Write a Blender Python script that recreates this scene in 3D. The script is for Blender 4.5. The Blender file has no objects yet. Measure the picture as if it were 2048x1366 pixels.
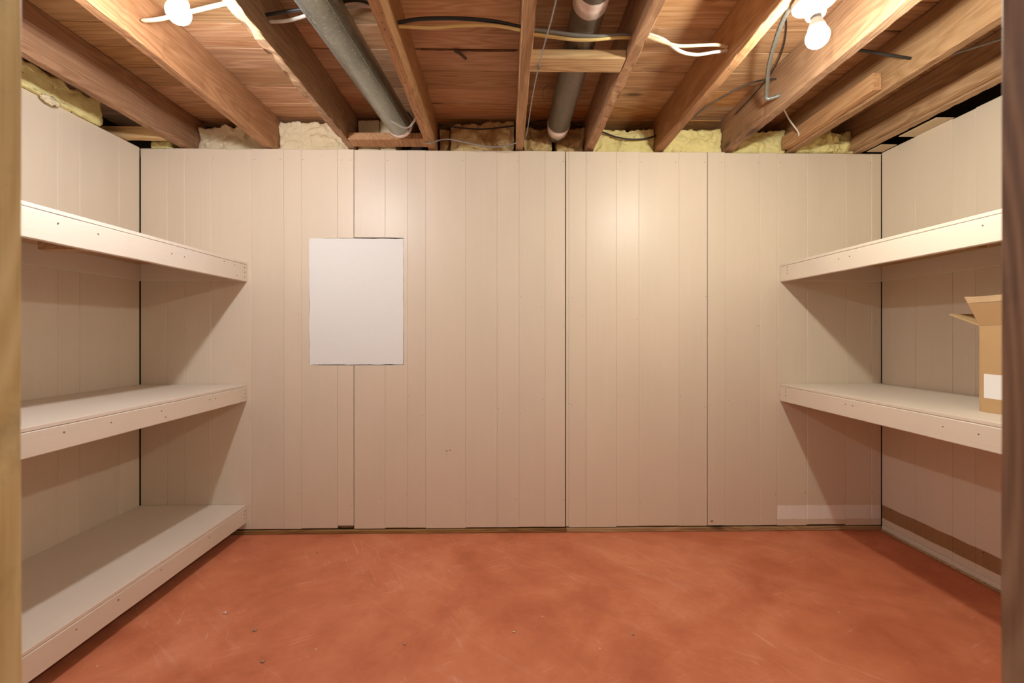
import bpy, bmesh, math, random
from mathutils import Vector, Matrix, noise
random.seed(7)
S = bpy.context.scene
COL = S.collection

# ------------------------------------------------------------------ camera, world, exposure
cam_data = bpy.data.cameras.new('camera')
cam_data.sensor_width = 36.0
cam_data.lens = 880 / 2048 * 36.0
cam_data.shift_y = -16 / 2048
cam_data.clip_start = 0.02
cam_data.dof.use_dof = True
cam_data.dof.focus_distance = 2.2
cam_data.dof.aperture_fstop = 5.0
cam = bpy.data.objects.new('camera', cam_data)
COL.objects.link(cam)
cam.location = (0, 0, 1.045)
cam.rotation_euler = (math.radians(90), 0, math.radians(-0.95))
S.camera = cam

world = bpy.data.worlds.new('world')
S.world = world
world.use_nodes = True
world.node_tree.nodes['Background'].inputs[0].default_value = (1.0, 0.93, 0.84, 1)
world.node_tree.nodes['Background'].inputs[1].default_value = 0.28

S.view_settings.view_transform = 'Standard'
S.view_settings.look = 'None'
S.view_settings.exposure = 1.05
S.view_settings.gamma = 1.0
S.view_settings.use_curve_mapping = False
BULB_LEFT = ((0.97, 0.965, 1.0), 560)      # lamp colour, radiance
BULB_RIGHT = ((1.0, 0.985, 0.87), 580)

# ------------------------------------------------------------------ node helpers
class M:
    def __init__(s, name):
        s.m = bpy.data.materials.new(name)
        s.m.use_nodes = True
        s.t = s.m.node_tree
        s.b = s.t.nodes['Principled BSDF']
    def n(s, kind, props=None, **ins):
        nd = s.t.nodes.new('ShaderNode' + kind)
        for k, v in (props or {}).items():
            setattr(nd, k, v)
        for k, v in ins.items():
            s.put(nd.inputs[int(k[1:])] if k[0] == 'i' and k[1:].isdigit() else nd.inputs[k], v)
        return nd
    def put(s, sock, v):
        if isinstance(v, bpy.types.NodeSocket):
            s.t.links.new(v, sock)
        elif isinstance(v, (tuple, list)) and len(v) == 3 and sock.type == 'RGBA':
            sock.default_value = (*v, 1)
        else:
            sock.default_value = v
    def math(s, op, a, b=0.0, clamp=False):
        return s.n('Math', {'operation': op, 'use_clamp': clamp}, i0=a, i1=b).outputs[0]
    def mix(s, f, a, b, mode='MIX'):
        nd = s.t.nodes.new('ShaderNodeMix')
        nd.data_type = 'RGBA'; nd.blend_type = mode
        s.put(nd.inputs[0], f); s.put(nd.inputs[6], a); s.put(nd.inputs[7], b)
        return nd.outputs[2]
    def ramp(s, f, stops, interp='LINEAR'):
        nd = s.t.nodes.new('ShaderNodeValToRGB')
        nd.color_ramp.interpolation = interp
        el = nd.color_ramp.elements
        while len(el) < len(stops):
            el.new(0.5)
        for e, (p, c) in zip(el, stops):
            e.position = p
            e.color = (*c, 1) if isinstance(c, (tuple, list)) else (c, c, c, 1)
        s.put(nd.inputs[0], f)
        return nd.outputs[0]
    def step(s, v, a, b):
        nd = s.n('MapRange', None, i0=v, i1=a, i2=b, i3=0.0, i4=1.0)
        return nd.outputs[0]
    def noise(s, vec, scale, detail=4, rough=0.55, dist=0.0):
        return s.n('TexNoise', None, Vector=vec, Scale=scale, Detail=detail, Roughness=rough, Distortion=dist).outputs[0]
    def coords(s, scale, rnd=True, kind='Object'):
        v = s.n('TexCoord').outputs[kind]
        if rnd:
            r = s.n('ObjectInfo').outputs['Random']
            k = s.math('MULTIPLY', r, 61.0)
            v = s.n('VectorMath', {'operation': 'ADD'}, i0=v, i1=k).outputs[0]
        return s.n('Mapping', None, Vector=v, Scale=scale).outputs[0]
    def rand(s):
        return s.n('ObjectInfo').outputs['Random']
    def bump(s, h, strength, dist=0.01):
        nd = s.n('Bump', None, Strength=strength, Distance=dist, Height=h)
        s.put(s.b.inputs['Normal'], nd.outputs[0])
    def done(s, col, rough=0.6, metal=0.0, spec=0.35):
        s.put(s.b.inputs['Base Color'], col)
        s.put(s.b.inputs['Roughness'], rough)
        s.put(s.b.inputs['Metallic'], metal)
        s.b.inputs['Specular IOR Level'].default_value = spec
        return s.m

def wood(name, axis, dark, mid, light, knots=0.5, rough=0.62, vary=0.25, dirt=0.0, ring=52.0):
    m = M(name)
    def sc(al, ac):
        return tuple(al if i == axis else ac for i in range(3))
    v1 = m.coords(sc(0.8, 9.0))
    v2 = m.coords(sc(5.0, 130.0))
    v3 = m.coords(sc(0.9, 3.2))
    vk = m.coords(sc(3.2, 8.0))
    vor = m.n('TexVoronoi', None, Vector=vk, Scale=1.0, Randomness=1.0)
    kd = vor.outputs['Distance']
    kgate = m.step(m.n('SeparateColor', None, i0=vor.outputs['Color']).outputs[0], 1.0 - knots, 1.0 - knots + 0.02)
    kn = m.math('MULTIPLY', m.step(kd, 0.20, 0.07), kgate)
    halo = m.math('MULTIPLY', m.step(kd, 0.55, 0.1), kgate)
    low = m.noise(v1, 1.0, 2, 0.5, 0.3)
    lowk = m.math('ADD', low, m.math('MULTIPLY', halo, 0.10))
    rings = m.math('ABSOLUTE', m.math('SINE', m.math('MULTIPLY', lowk, ring)))
    rings = m.math('POWER', rings, 2.2)
    fine = m.noise(v2, 1.0, 3, 0.6)
    f = m.math('ADD', m.math('MULTIPLY', rings, 0.24), m.math('MULTIPLY', fine, 0.62))
    f = m.math('ADD', f, m.math('MULTIPLY', m.math('SUBTRACT', m.noise(v3, 1.0, 2), 0.5), 0.7))
    col = m.ramp(f, [(0.08, dark), (0.42, mid), (0.78, light)])
    col = m.mix(m.math('MULTIPLY', halo, 0.35), col, mid, 'MULTIPLY')
    col = m.mix(m.math('MULTIPLY', kn, 0.85), col, tuple(c * 0.30 for c in dark))
    r = m.rand()
    g = m.math('ADD', 1.0 - vary / 2, m.math('MULTIPLY', r, vary))
    hsv = m.n('HueSaturation', None, Value=g, Color=col, Saturation=m.math('ADD', 0.9, m.math('MULTIPLY', m.math('FRACT', m.math('MULTIPLY', r, 17.3)), 0.2)),
              Hue=m.math('ADD', 0.494, m.math('MULTIPLY', m.math('FRACT', m.math('MULTIPLY', r, 7.7)), 0.012)))
    col = hsv.outputs[0]
    if dirt:
        d = m.step(m.noise(m.coords((7, 7, 7)), 1.0, 6, 0.7), 0.52, 0.72)
        col = m.mix(m.math('MULTIPLY', d, dirt), col, (0.05, 0.035, 0.025))
    m.bump(m.math('ADD', fine, m.math('MULTIPLY', rings, 0.4)), 0.25, 0.004)
    return m.done(col, rough, 0.0, 0.3)

def paint(name, base, axis=2, rough=0.42, vary=0.05, scuff=0.25, band=None):
    """painted timber: brush drag along the grain, small chips, a little board to board variation"""
    m = M(name)
    st = tuple(2.0 if i == axis else 90.0 for i in range(3))
    drag = m.noise(m.coords(st), 1.0, 3)
    mott = m.noise(m.coords((4, 4, 1.5)), 1.0, 4)
    r = m.rand()
    val = m.math('ADD', 1.0 - vary / 2, m.math('MULTIPLY', r, vary))
    val = m.math('ADD', val, m.math('MULTIPLY', m.math('SUBTRACT', mott, 0.5), 0.12))
    val = m.math('ADD', val, m.math('MULTIPLY', m.math('SUBTRACT', drag, 0.5), 0.05))
    col = m.n('HueSaturation', None, Value=val, Color=base).outputs[0]
    spots = m.n('TexVoronoi', None, Vector=m.coords((9, 9, 9)), Scale=1.0)
    chip = m.step(m.math('ADD', spots.outputs['Distance'], m.math('MULTIPLY', m.noise(m.coords((90, 90, 90)), 1.0), 0.10)), 0.075, 0.06)
    gate = m.step(m.n('SeparateColor', None, i0=spots.outputs['Color']).outputs[1], 0.72, 0.74)
    col = m.mix(m.math('MULTIPLY', m.math('MULTIPLY', chip, gate), scuff * 1.6, True), col, (0.16, 0.10, 0.06))
    if band:
        pos = m.n('SeparateXYZ', None, i0=m.n('NewGeometry').outputs['Position'])
        z = m.math('ADD', pos.outputs[2], m.math('MULTIPLY', m.math('SUBTRACT', m.noise(m.coords((5, 5, 5), False), 1.0, 3), 0.5), 0.016))
        for (z0, z1, c, soft) in band:
            k = m.math('MULTIPLY', m.step(z, z0, z0 + soft), m.step(z, z1, z1 - soft))
            c2 = m.mix(drag, tuple(q * (0.93 if c[0] > 0.6 else 0.72) for q in c), c)
            col = m.mix(k, col, c2)
            pk = m.step(m.noise(m.coords((60, 60, 60), False), 1.0, 5, 0.7), 0.635, 0.66)
            col = m.mix(m.math('MULTIPLY', m.math('MULTIPLY', k, pk), 0.8), col, (0.10, 0.06, 0.035))
    m.bump(m.math('ADD', drag, m.math('MULTIPLY', mott, 0.5)), 0.12, 0.003)
    return m.done(col, rough, 0.0, 0.4)

def plain(name, col, rough=0.6, metal=0.0, var=0.15, scale=14, spec=0.35, bump=0.15):
    m = M(name)
    nz = m.noise(m.coords((scale,) * 3), 1.0, 5)
    v = m.math('ADD', 1.0 - var / 2, m.math('MULTIPLY', nz, var))
    c = m.n('HueSaturation', None, Value=v, Color=col).outputs[0]
    if bump:
        m.bump(nz, bump, 0.003)
    return m.done(c, rough, metal, spec)

def mat_floor():
    m = M('red_painted_concrete')
    v = m.coords((1, 1, 1), False)
    def turned(deg, sx, sy):
        a = m.n('Mapping', None, Vector=v, Rotation=(0, 0, math.radians(deg))).outputs[0]
        return m.n('Mapping', None, Vector=a, Scale=(sx, sy, 1)).outputs[0]
    rot = turned(38, 2.6, 24)
    rot2 = turned(-24, 5.0, 60)
    rot3 = turned(64, 7.0, 70)
    big = m.noise(v, 2.3, 5, 0.6, 0.6)
    mid = m.noise(v, 8.0, 6, 0.65)
    st = m.noise(rot, 1.0, 5, 0.65, 1.1)
    st2 = m.noise(rot2, 1.0, 4, 0.6, 0.5)
    st3 = m.noise(rot3, 1.0, 4, 0.6, 0.5)
    f = m.math('ADD', m.math('MULTIPLY', big, 0.62), m.math('MULTIPLY', mid, 0.38))
    col = m.ramp(f, [(0.36, (0.48, 0.135, 0.062)), (0.50, (0.595, 0.192, 0.092)), (0.64, (0.685, 0.252, 0.132))])
    k = m.math('MULTIPLY', m.step(st, 0.56, 0.72), m.step(big, 0.40, 0.62))
    col = m.mix(m.math('MULTIPLY', k, 0.65), col, (0.72, 0.33, 0.22))
    k2 = m.math('MULTIPLY', m.step(st2, 0.60, 0.70), m.step(mid, 0.48, 0.6))
    col = m.mix(m.math('MULTIPLY', k2, 0.35), col, (0.76, 0.42, 0.31))
    k3 = m.math('MULTIPLY', m.step(st3, 0.62, 0.70), m.step(big, 0.44, 0.58))
    col = m.mix(m.math('MULTIPLY', k3, 0.45), col, (0.76, 0.42, 0.31))
    # worn dull patches and dark rubs
    dk = m.math('MULTIPLY', m.step(m.noise(v, 3.1, 6, 0.7, 1.0), 0.60, 0.70), 0.30)
    col = m.mix(dk, col, (0.40, 0.12, 0.065))
    sp = m.n('TexVoronoi', None, Vector=v, Scale=17.0)
    sg = m.step(m.n('SeparateColor', None, i0=sp.outputs['Color']).outputs[0], 0.80, 0.81)
    spk = m.math('MULTIPLY', m.step(sp.outputs['Distance'], 0.075, 0.04), sg)
    col = m.mix(m.math('MULTIPLY', spk, 0.7), col, (0.70, 0.52, 0.42))
    pos = m.n('SeparateXYZ', None, i0=v)
    # two black heel rubs near the wall
    for (px, py, w, h) in ((-0.565, 1.975, 0.045, 0.006), (-0.49, 2.012, 0.035, 0.005), (-0.53, 1.945, 0.03, 0.004)):
        dx = m.math('DIVIDE', m.math('SUBTRACT', pos.outputs[0], px), w)
        dy = m.math('DIVIDE', m.math('SUBTRACT', pos.outputs[1], py), h)
        d = m.math('ADD', m.math('MULTIPLY', dx, dx), m.math('MULTIPLY', dy, dy))
        col = m.mix(m.math('MULTIPLY', m.step(d, 1.0, 0.2), 0.55), col, (0.13, 0.05, 0.04))
    m.bump(m.math('ADD', m.math('MULTIPLY', mid, 0.8), st), 0.12, 0.004)
    return m.done(col, m.math('ADD', 0.42, m.math('MULTIPLY', mid, 0.25)), 0.0, 0.35)

def mat_insulation(name, c0, c1, brown):
    # matted glass wool: soft clumps, fine fibres, stains
    m = M(name)
    v = m.coords((1, 1, 1))
    a = m.noise(v, 9.0, 6, 0.65, 0.5)
    b = m.noise(v, 55.0, 5, 0.75)
    col = m.mix(a, c0, c1)
    col = m.mix(m.math('MULTIPLY', m.step(m.noise(v, 6.0, 5, 0.6, 0.8), 0.62 - brown * 0.3, 0.80 - brown * 0.3), min(1, brown + 0.15)), col, (0.36, 0.19, 0.07))
    col = m.mix(m.math('MULTIPLY', b, 0.14), col, tuple(c * 0.55 for c in c0))
    m.bump(m.math('ADD', m.math('MULTIPLY', a, 0.6), b), 0.6, 0.010)
    return m.done(col, 0.95, 0.0, 0.1)

def mat_duct(name, col, rough, metal, contrast, sparkle):
    m = M(name)
    v = m.coords((1, 1, 1))
    vo = m.n('TexVoronoi', None, Vector=v, Scale=260.0)
    g = m.n('SeparateColor', None, i0=vo.outputs['Color']).outputs[0]
    big = m.noise(v, 10.0, 5, 0.6)
    k = m.math('ADD', 1.0 - contrast / 2, m.math('MULTIPLY', g, contrast))
    k = m.math('ADD', k, m.math('MULTIPLY', m.math('SUBTRACT', big, 0.5), 0.5))
    c = m.n('HueSaturation', None, Value=k, Color=col).outputs[0]
    spark = m.step(g, 0.955, 0.97)
    c = m.mix(m.math('MULTIPLY', spark, sparkle), c, (0.75, 0.75, 0.68))
    return m.done(c, m.math('ADD', rough, m.math('MULTIPLY', g, 0.15)), metal, 0.4)

def mat_emit(name, col, strength):
    m = M(name)
    m.put(m.b.inputs['Base Color'], (0.9, 0.9, 0.9))
    m.put(m.b.inputs['Emission Color'], col)
    m.b.inputs['Emission Strength'].default_value = strength
    return m.m

BEIGE = (0.685, 0.590, 0.468)
SHELF = (0.710, 0.630, 0.525)
MT = dict(
    floor=mat_floor(),
    wall=paint('beige_wall_paint', BEIGE, 2, 0.40, 0.05),
    wall_white=paint('beige_wall_paint_with_white_band', BEIGE, 2, 0.40, 0.03, 0.3, [(0.058, 0.136, (0.88, 0.85, 0.79), 0.004)]),
    wall_raw=paint('beige_wall_paint_with_bare_wood_band', BEIGE, 2, 0.45, 0.04, 0.3, [(0.062, 0.137, (0.37, 0.205, 0.095), 0.003)]),
    shelf=paint('cream_shelf_paint', SHELF, 1, 0.42, 0.04, 0.5),
    shelf_x=paint('cream_ledger_paint', SHELF, 0, 0.45, 0.04, 0.4),
    shelf_top=paint('worn_cream_shelf_top', (0.715, 0.635, 0.535), 1, 0.5, 0.03, 0.2),
    joist=wood('red_fir_joist', 1, (0.250, 0.128, 0.062), (0.385, 0.220, 0.112), (0.490, 0.305, 0.172), 0.25, dirt=0.14, ring=60),
    plank=wood('fir_subfloor_plank', 0, (0.27, 0.135, 0.058), (0.45, 0.255, 0.120), (0.58, 0.365, 0.195), 0.5, vary=0.36, ring=44),
    plank_pale=wood('pale_fir_subfloor_plank', 0, (0.32, 0.16, 0.075), (0.56, 0.33, 0.185), (0.68, 0.46, 0.29), 0.2, vary=0.2, ring=40),
    pine=wood('pale_pine_block', 0, (0.30, 0.175, 0.075), (0.53, 0.34, 0.17), (0.68, 0.49, 0.28), 0.3),
    pine_y=wood('pine_cleat', 1, (0.25, 0.13, 0.06), (0.43, 0.24, 0.12), (0.58, 0.36, 0.19), 0.3),
    stud=wood('yellow_stud', 2, (0.28, 0.175, 0.075), (0.50, 0.35, 0.165), (0.63, 0.48, 0.26), 0.2, dirt=0.45),
    stud_dark=wood('dark_stained_stud', 2, (0.12, 0.055, 0.030), (0.26, 0.130, 0.068), (0.40, 0.225, 0.125), 0.2, dirt=0.4),
    sill=wood('raw_floor_plate', 0, (0.22, 0.12, 0.05), (0.44, 0.29, 0.13), (0.60, 0.44, 0.24), 0.15),
    sill_dark=wood('brown_floor_plate', 0, (0.12, 0.060, 0.025), (0.27, 0.155, 0.065), (0.40, 0.25, 0.11), 0.15),
    bare=wood('bare_shelf_underside', 1, (0.30, 0.16, 0.07), (0.48, 0.28, 0.13), (0.60, 0.38, 0.20), 0.3),
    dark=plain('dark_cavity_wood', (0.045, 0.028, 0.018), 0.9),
    foam=plain('white_foam_board', (0.76, 0.765, 0.74), 0.75, 0, 0.05, 60, 0.2, 0.08),
    ins_w=mat_insulation('pale_fibreglass', (0.74, 0.60, 0.34), (0.93, 0.86, 0.64), 0.14),
    ins_y=mat_insulation('yellow_fibreglass', (0.74, 0.62, 0.22), (0.95, 0.89, 0.48), 0.08),
    ins_b=mat_insulation('brown_stained_fibreglass', (0.62, 0.42, 0.18), (0.80, 0.68, 0.38), 0.75),
    duct=mat_duct('galvanized_duct', (0.36, 0.38, 0.335), 0.28, 1.0, 0.35, 0.5),
    duct_dark=mat_duct('dull_brown_duct', (0.19, 0.155, 0.118), 0.42, 0.55, 0.35, 0.12),
    tape=plain('foil_tape', (0.82, 0.70, 0.64), 0.35, 0.3, 0.2, 40),
    metal=plain('zinc_strap', (0.50, 0.48, 0.46), 0.35, 0.8, 0.2, 60),
    nail=plain('dark_screw_head', (0.20, 0.145, 0.10), 0.5, 0.6, 0.2, 200, 0.3, 0),
    porcelain=plain('white_porcelain', (0.80, 0.78, 0.73), 0.25, 0, 0.05, 30, 0.5, 0),
    box_metal=plain('steel_junction_box', (0.30, 0.29, 0.27), 0.45, 0.8),
    cable_black=plain('black_cable_sheath', (0.028, 0.026, 0.024), 0.45, 0, 0.3, 30, 0.4),
    cable_yellow=plain('yellow_cable_sheath', (0.66, 0.50, 0.20), 0.45, 0, 0.15, 30),
    cable_cream=plain('cream_cable_sheath', (0.80, 0.68, 0.46), 0.45, 0, 0.15, 30),
    cable_white=plain('white_cable_sheath', (0.72, 0.70, 0.64), 0.45, 0, 0.12, 30),
    cable_grey=plain('grey_cable_sheath', (0.23, 0.22, 0.20), 0.4, 0.1, 0.2, 30),
    armour=plain('steel_armoured_sheath', (0.34, 0.37, 0.36), 0.35, 0.8, 0.3, 90),
    copper=plain('thin_copper_wire', (0.55, 0.33, 0.20), 0.35, 0.8, 0.1, 90),
    card=plain('brown_cardboard', (0.50, 0.325, 0.165), 0.8, 0, 0.10, 12, 0.15, 0.05),
    card_edge=plain('cut_cardboard_edge', (0.66, 0.48, 0.29), 0.85, 0, 0.2, 90, 0.1),
    label=plain('white_paper_sticker', (0.84, 0.83, 0.82), 0.5, 0, 0.02, 20, 0.3, 0),
    grit=plain('grey_grit', (0.38, 0.29, 0.22), 0.8, 0, 0.3, 90),
    splinter=wood('dark_splintered_bark', 0, (0.06, 0.03, 0.015), (0.14, 0.07, 0.035), (0.24, 0.13, 0.07), 0.2),
    shim=plain('pale_wood_shim', (0.60, 0.48, 0.32), 0.7),
    bulb_l=mat_emit('left_bulb_glow', *BULB_LEFT),
    bulb_l_shoulder=mat_emit('left_bulb_shoulder_glow', BULB_LEFT[0], BULB_LEFT[1] * 0.5),
    bulb_r_shoulder=mat_emit('right_bulb_shoulder_glow', BULB_RIGHT[0], BULB_RIGHT[1] * 0.5),
    bulb_r=mat_emit('right_bulb_glow', *BULB_RIGHT),
)

# ------------------------------------------------------------------ mesh helpers
def empty(name, loc, label=None, cat=None, group=None):
    o = bpy.data.objects.new(name, None)
    o.empty_display_size = 0.05
    o.location = loc
    COL.objects.link(o)
    tag(o, label, cat, group)
    return o

def tag(o, label=None, cat=None, group=None, kind=None):
    if label: o['label'] = label
    if cat: o['category'] = cat
    if group: o['group'] = group
    if kind: o['kind'] = kind
    return o

def place(o, parent, loc):
    o.location = loc
    if parent is not None:
        o.parent = parent
        o.matrix_parent_inverse = Matrix.Translation(-world_loc(parent))
    COL.objects.link(o)

def world_loc(o):
    return Vector(o.location)      # every object keeps a plain world location

def obj(name, bm, mat, parent=None, smooth=False, center=True):
    """link a bmesh as one mesh object, origin in its middle (or at its foot when it is a thing of its own)"""
    bmesh.ops.recalc_face_normals(bm, faces=bm.faces)
    xs = [v.co for v in bm.verts]
    lo = Vector((min(c.x for c in xs), min(c.y for c in xs), min(c.z for c in xs)))
    hi = Vector((max(c.x for c in xs), max(c.y for c in xs), max(c.z for c in xs)))
    c = (lo + hi) / 2
    if parent is None:
        c.z = lo.z
    bmesh.ops.translate(bm, vec=-c, verts=bm.verts)
    me = bpy.data.meshes.new(name)
    bm.to_mesh(me); bm.free()
    if smooth:
        for p in me.polygons:
            p.use_smooth = True
    me.materials.append(MT[mat] if isinstance(mat, str) else mat)
    o = bpy.data.objects.new(name, me)
    place(o, parent, c)
    return o

def share(src, name, loc, parent):
    o = bpy.data.objects.new(name, src.data)
    place(o, parent, Vector(loc))
    return o

def box(x0, x1, y0, y1, z0, z1, bev=0.0, bm=None, seg=1):
    own = bm is None
    bm = bm or bmesh.new()
    r = bmesh.ops.create_cube(bm, size=1.0)
    for v in r['verts']:
        v.co = Vector(((x0 + x1) / 2 + v.co.x * (x1 - x0), (y0 + y1) / 2 + v.co.y * (y1 - y0), (z0 + z1) / 2 + v.co.z * (z1 - z0)))
    if bev:
        es = list({e for v in r['verts'] for e in v.link_edges})
        bmesh.ops.bevel(bm, geom=es, offset=bev, segments=seg, affect='EDGES')
    return bm

def beam(axis, lo, hi, a0, a1, b0, b1, n=40, wob=0.002, chip=0.0, lean=(0, 0), seed=0):
    """sawn timber along an axis (0 = X, 1 = Y): bevelled section, slightly wavering arrises, chips on the lower ones"""
    bm = bmesh.new()
    c = 0.0025
    prof = [(a0 + c, b0), (a1 - c, b0), (a1, b0 + c), (a1, b1 - c), (a1 - c, b1), (a0 + c, b1), (a0, b1 - c), (a0, b0 + c)]
    rows = []
    for i in range(n + 1):
        t = i / n
        y = lo + (hi - lo) * t
        row = []
        for j, (a, b) in enumerate(prof):
            da = noise.noise(Vector((y * 4, a * 9 + seed * 3.1, 5.0))) * wob
            db = noise.noise(Vector((y * 4, a * 7 + seed * 1.7, b * 3))) * wob * 0.7
            if chip and j in (0, 1, 2, 7):
                q = max(0.0, noise.noise(Vector((y * 17, j * 2.3 + seed * 5.3, 1.3))) - 0.12) * chip
                q += max(0.0, noise.noise(Vector((y * 60, j * 2.9 + seed, 7.3)))) * chip * 0.35
                side = -1 if j in (1, 2) else 1
                da += side * q * 0.7
                db += q
            if b > (b0 + b1) / 2:
                db = 0.0
            a2 = a + da + lean[0] + (lean[1] - lean[0]) * t
            row.append(bm.verts.new((a2, y, b + db) if axis == 1 else (y, a2, b + db)))
        rows.append(row)
    k = len(prof)
    for r0, r1 in zip(rows, rows[1:]):
        for j in range(k):
            bm.faces.new((r0[j], r0[(j + 1) % k], r1[(j + 1) % k], r1[j]))
    bm.faces.new(rows[0]); bm.faces.new(list(reversed(rows[-1])))
    return bm

def panel(outline, y0, y1, bev=0.003):
    """a board given by its outline in X, Z; front face at y0, edges of the front eased"""
    bm = bmesh.new()
    f = [bm.verts.new((x, y0, z)) for x, z in outline]
    b = [bm.verts.new((x, y1, z)) for x, z in outline]
    ff = bm.faces.new(f); bm.faces.new(list(reversed(b)))
    n = len(f)
    for i in range(n):
        bm.faces.new((f[i], b[i], b[(i + 1) % n], f[(i + 1) % n]))
    if bev:
        bmesh.ops.bevel(bm, geom=list(ff.edges), offset=bev, segments=1, affect='EDGES')
    return bm

def smooth_path(pts, n=8):
    pts = [Vector(p) for p in pts]
    if len(pts) < 3:
        return pts
    out = []
    for i in range(len(pts) - 1):
        p0 = pts[max(i - 1, 0)]; p1 = pts[i]; p2 = pts[i + 1]; p3 = pts[min(i + 2, len(pts) - 1)]
        for k in range(n):
            t = k / n
            out.append(0.5 * ((2 * p1) + (p2 - p0) * t + (2 * p0 - 5 * p1 + 4 * p2 - p3) * t * t + (3 * p1 - p0 - 3 * p2 + p3) * t ** 3))
    out.append(pts[-1])
    return out

def tube(pts, r, sides=8, flat=1.0, bm=None, n=8, rib=0.0, smooth=True):
    bm = bm or bmesh.new()
    path = smooth_path(pts, n) if smooth else [Vector(p) for p in pts]
    rows = []
    for i, p in enumerate(path):
        t = (path[min(i + 1, len(path) - 1)] - path[max(i - 1, 0)]).normalized()
        up = Vector((0, 0, 1)) if abs(t.z) < 0.9 else Vector((0, 1, 0))
        s = t.cross(up).normalized(); u = s.cross(t).normalized()
        rr = r * (1 + rib * (i % 2))
        rows.append([bm.verts.new(p + s * (math.cos(a) * rr * flat) + u * (math.sin(a) * rr)) for a in (2 * math.pi * k / sides for k in range(sides))])
    for a, b in zip(rows, rows[1:]):
        for k in range(sides):
            bm.faces.new((a[k], a[(k + 1) % sides], b[(k + 1) % sides], b[k]))
    bm.faces.new(rows[0]); bm.faces.new(list(reversed(rows[-1])))
    return bm

def lathe(profile, loc=(0, 0, 0), sides=28, tilt=None):
    bm = bmesh.new()
    rows = []
    for r, z in profile:
        rows.append([bm.verts.new((math.cos(2 * math.pi * k / sides) * r, math.sin(2 * math.pi * k / sides) * r, z)) for k in range(sides)])
    for a, b in zip(rows, rows[1:]):
        for k in range(sides):
            bm.faces.new((a[k], a[(k + 1) % sides], b[(k + 1) % sides], b[k]))
    bm.faces.new(rows[0]); bm.faces.new(list(reversed(rows[-1])))
    if tilt is not None:
        bmesh.ops.transform(bm, matrix=tilt, verts=bm.verts)
    bmesh.ops.translate(bm, vec=loc, verts=bm.verts)
    return bm

# ------------------------------------------------------------------ room measures (metres; camera stands in the doorway)
YB = 2.310                   # face of the back wall
XL, XR = -1.888, 2.006       # faces of the side walls
ZJ = 2.012                   # underside of the joists
ZS = 2.200                   # underside of the subfloor

# ------------------------------------------------------------------ floor
floor = tag(obj('floor', box(-2.3, 2.35, -1.2, 2.6, -0.10, 0.0), 'floor'), 'painted concrete floor in worn brick red', None, None, 'structure')

# ------------------------------------------------------------------ back wall: random width boards
wall_back = tag(obj('wall_back', box(-2.0, 2.15, 2.335, 2.375, 0.0, 2.0), 'dark'), 'wall of beige painted vertical boards facing the doorway', None, None, 'structure')
joints = [-1.886, -1.75, -1.659, -1.523, -1.316, -1.151, -1.06, -0.872, -0.787, -0.625, -0.508, -0.414, -0.205, -0.04, 0.075, 0.212, 0.320,
          0.338, 0.428, 0.589, 0.708, 0.921, 1.073, 1.166, 1.353, 1.447, 1.605, 1.815, 1.952, 2.005]
wide_gap = {-0.787: 0.0013, 0.320: 0.0024, 1.073: 0.0016}
HX0, HX1, HZ0, HZ1 = -1.022, -0.527, 0.879, 1.545     # hole in the boards for the foam
for i, (a, b) in enumerate(zip(joints, joints[1:])):
    x0 = a + wide_gap.get(a, 0.0001); x1 = b - wide_gap.get(b, 0.0001)
    z0 = 0.027 + random.uniform(-0.003, 0.003); z1 = 2.006 - 0.004 * (i / 29) + random.uniform(-0.002, 0.002)
    y0 = YB + random.uniform(-0.0008, 0.0008)
    mat = 'wall_white' if a >= 1.44 else 'wall'
    if a == 1.605: z0 = 0.030
    if a == -0.872: z0 = 0.042                          # the short split board
    bev = 0.0024 if (a < -1.0 or a > 1.3) else 0.0015
    ht = HZ1 - 0.0025 if x1 <= -0.78 else HZ1 + 0.0015
    if x1 <= HX0 or x0 >= HX1:
        shapes = [[(x0, z0), (x1, z0), (x1, z1), (x0, z1)]]
    elif x0 < HX0:
        shapes = [[(x0, z0), (x1, z0), (x1, HZ0), (HX0, HZ0), (HX0, ht), (x1, ht), (x1, z1), (x0, z1)]]
    elif x1 > HX1:
        shapes = [[(x0, z0), (x1, z0), (x1, z1), (x0, z1), (x0, ht), (HX1, ht), (HX1, HZ0), (x0, HZ0)]]
    else:
        shapes = [[(x0, z0), (x1, z0), (x1, HZ0), (x0, HZ0)], [(x0, ht), (x1, ht), (x1, z1), (x0, z1)]]
    for s in shapes:
        obj('plank', panel(s, y0, YB + 0.016, bev), mat, wall_back)
# top plate that carries the joists, floor plate below the boards
obj('top_plate', box(-2.0, 2.15, YB + 0.018, YB + 0.16, 1.965, ZJ - 0.002, 0.002), 'sill', wall_back)
obj('floor_plate', beam(0, -1.86, 0.322, YB - 0.005, YB + 0.02, 0.0, 0.0205, 60, 0.002, 0.004, seed=2), 'sill_dark', wall_back)
obj('floor_plate', beam(0, 0.324, 2.0, YB - 0.006, YB + 0.02, 0.0, 0.0215, 60, 0.002, 0.003, seed=4), 'sill', wall_back)
obj('splintered_end', beam(0, -0.868, -0.79, YB + 0.001, YB + 0.01, 0.027, 0.041, 16, 0.003, 0.02, seed=9), 'splinter', wall_back)
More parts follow.
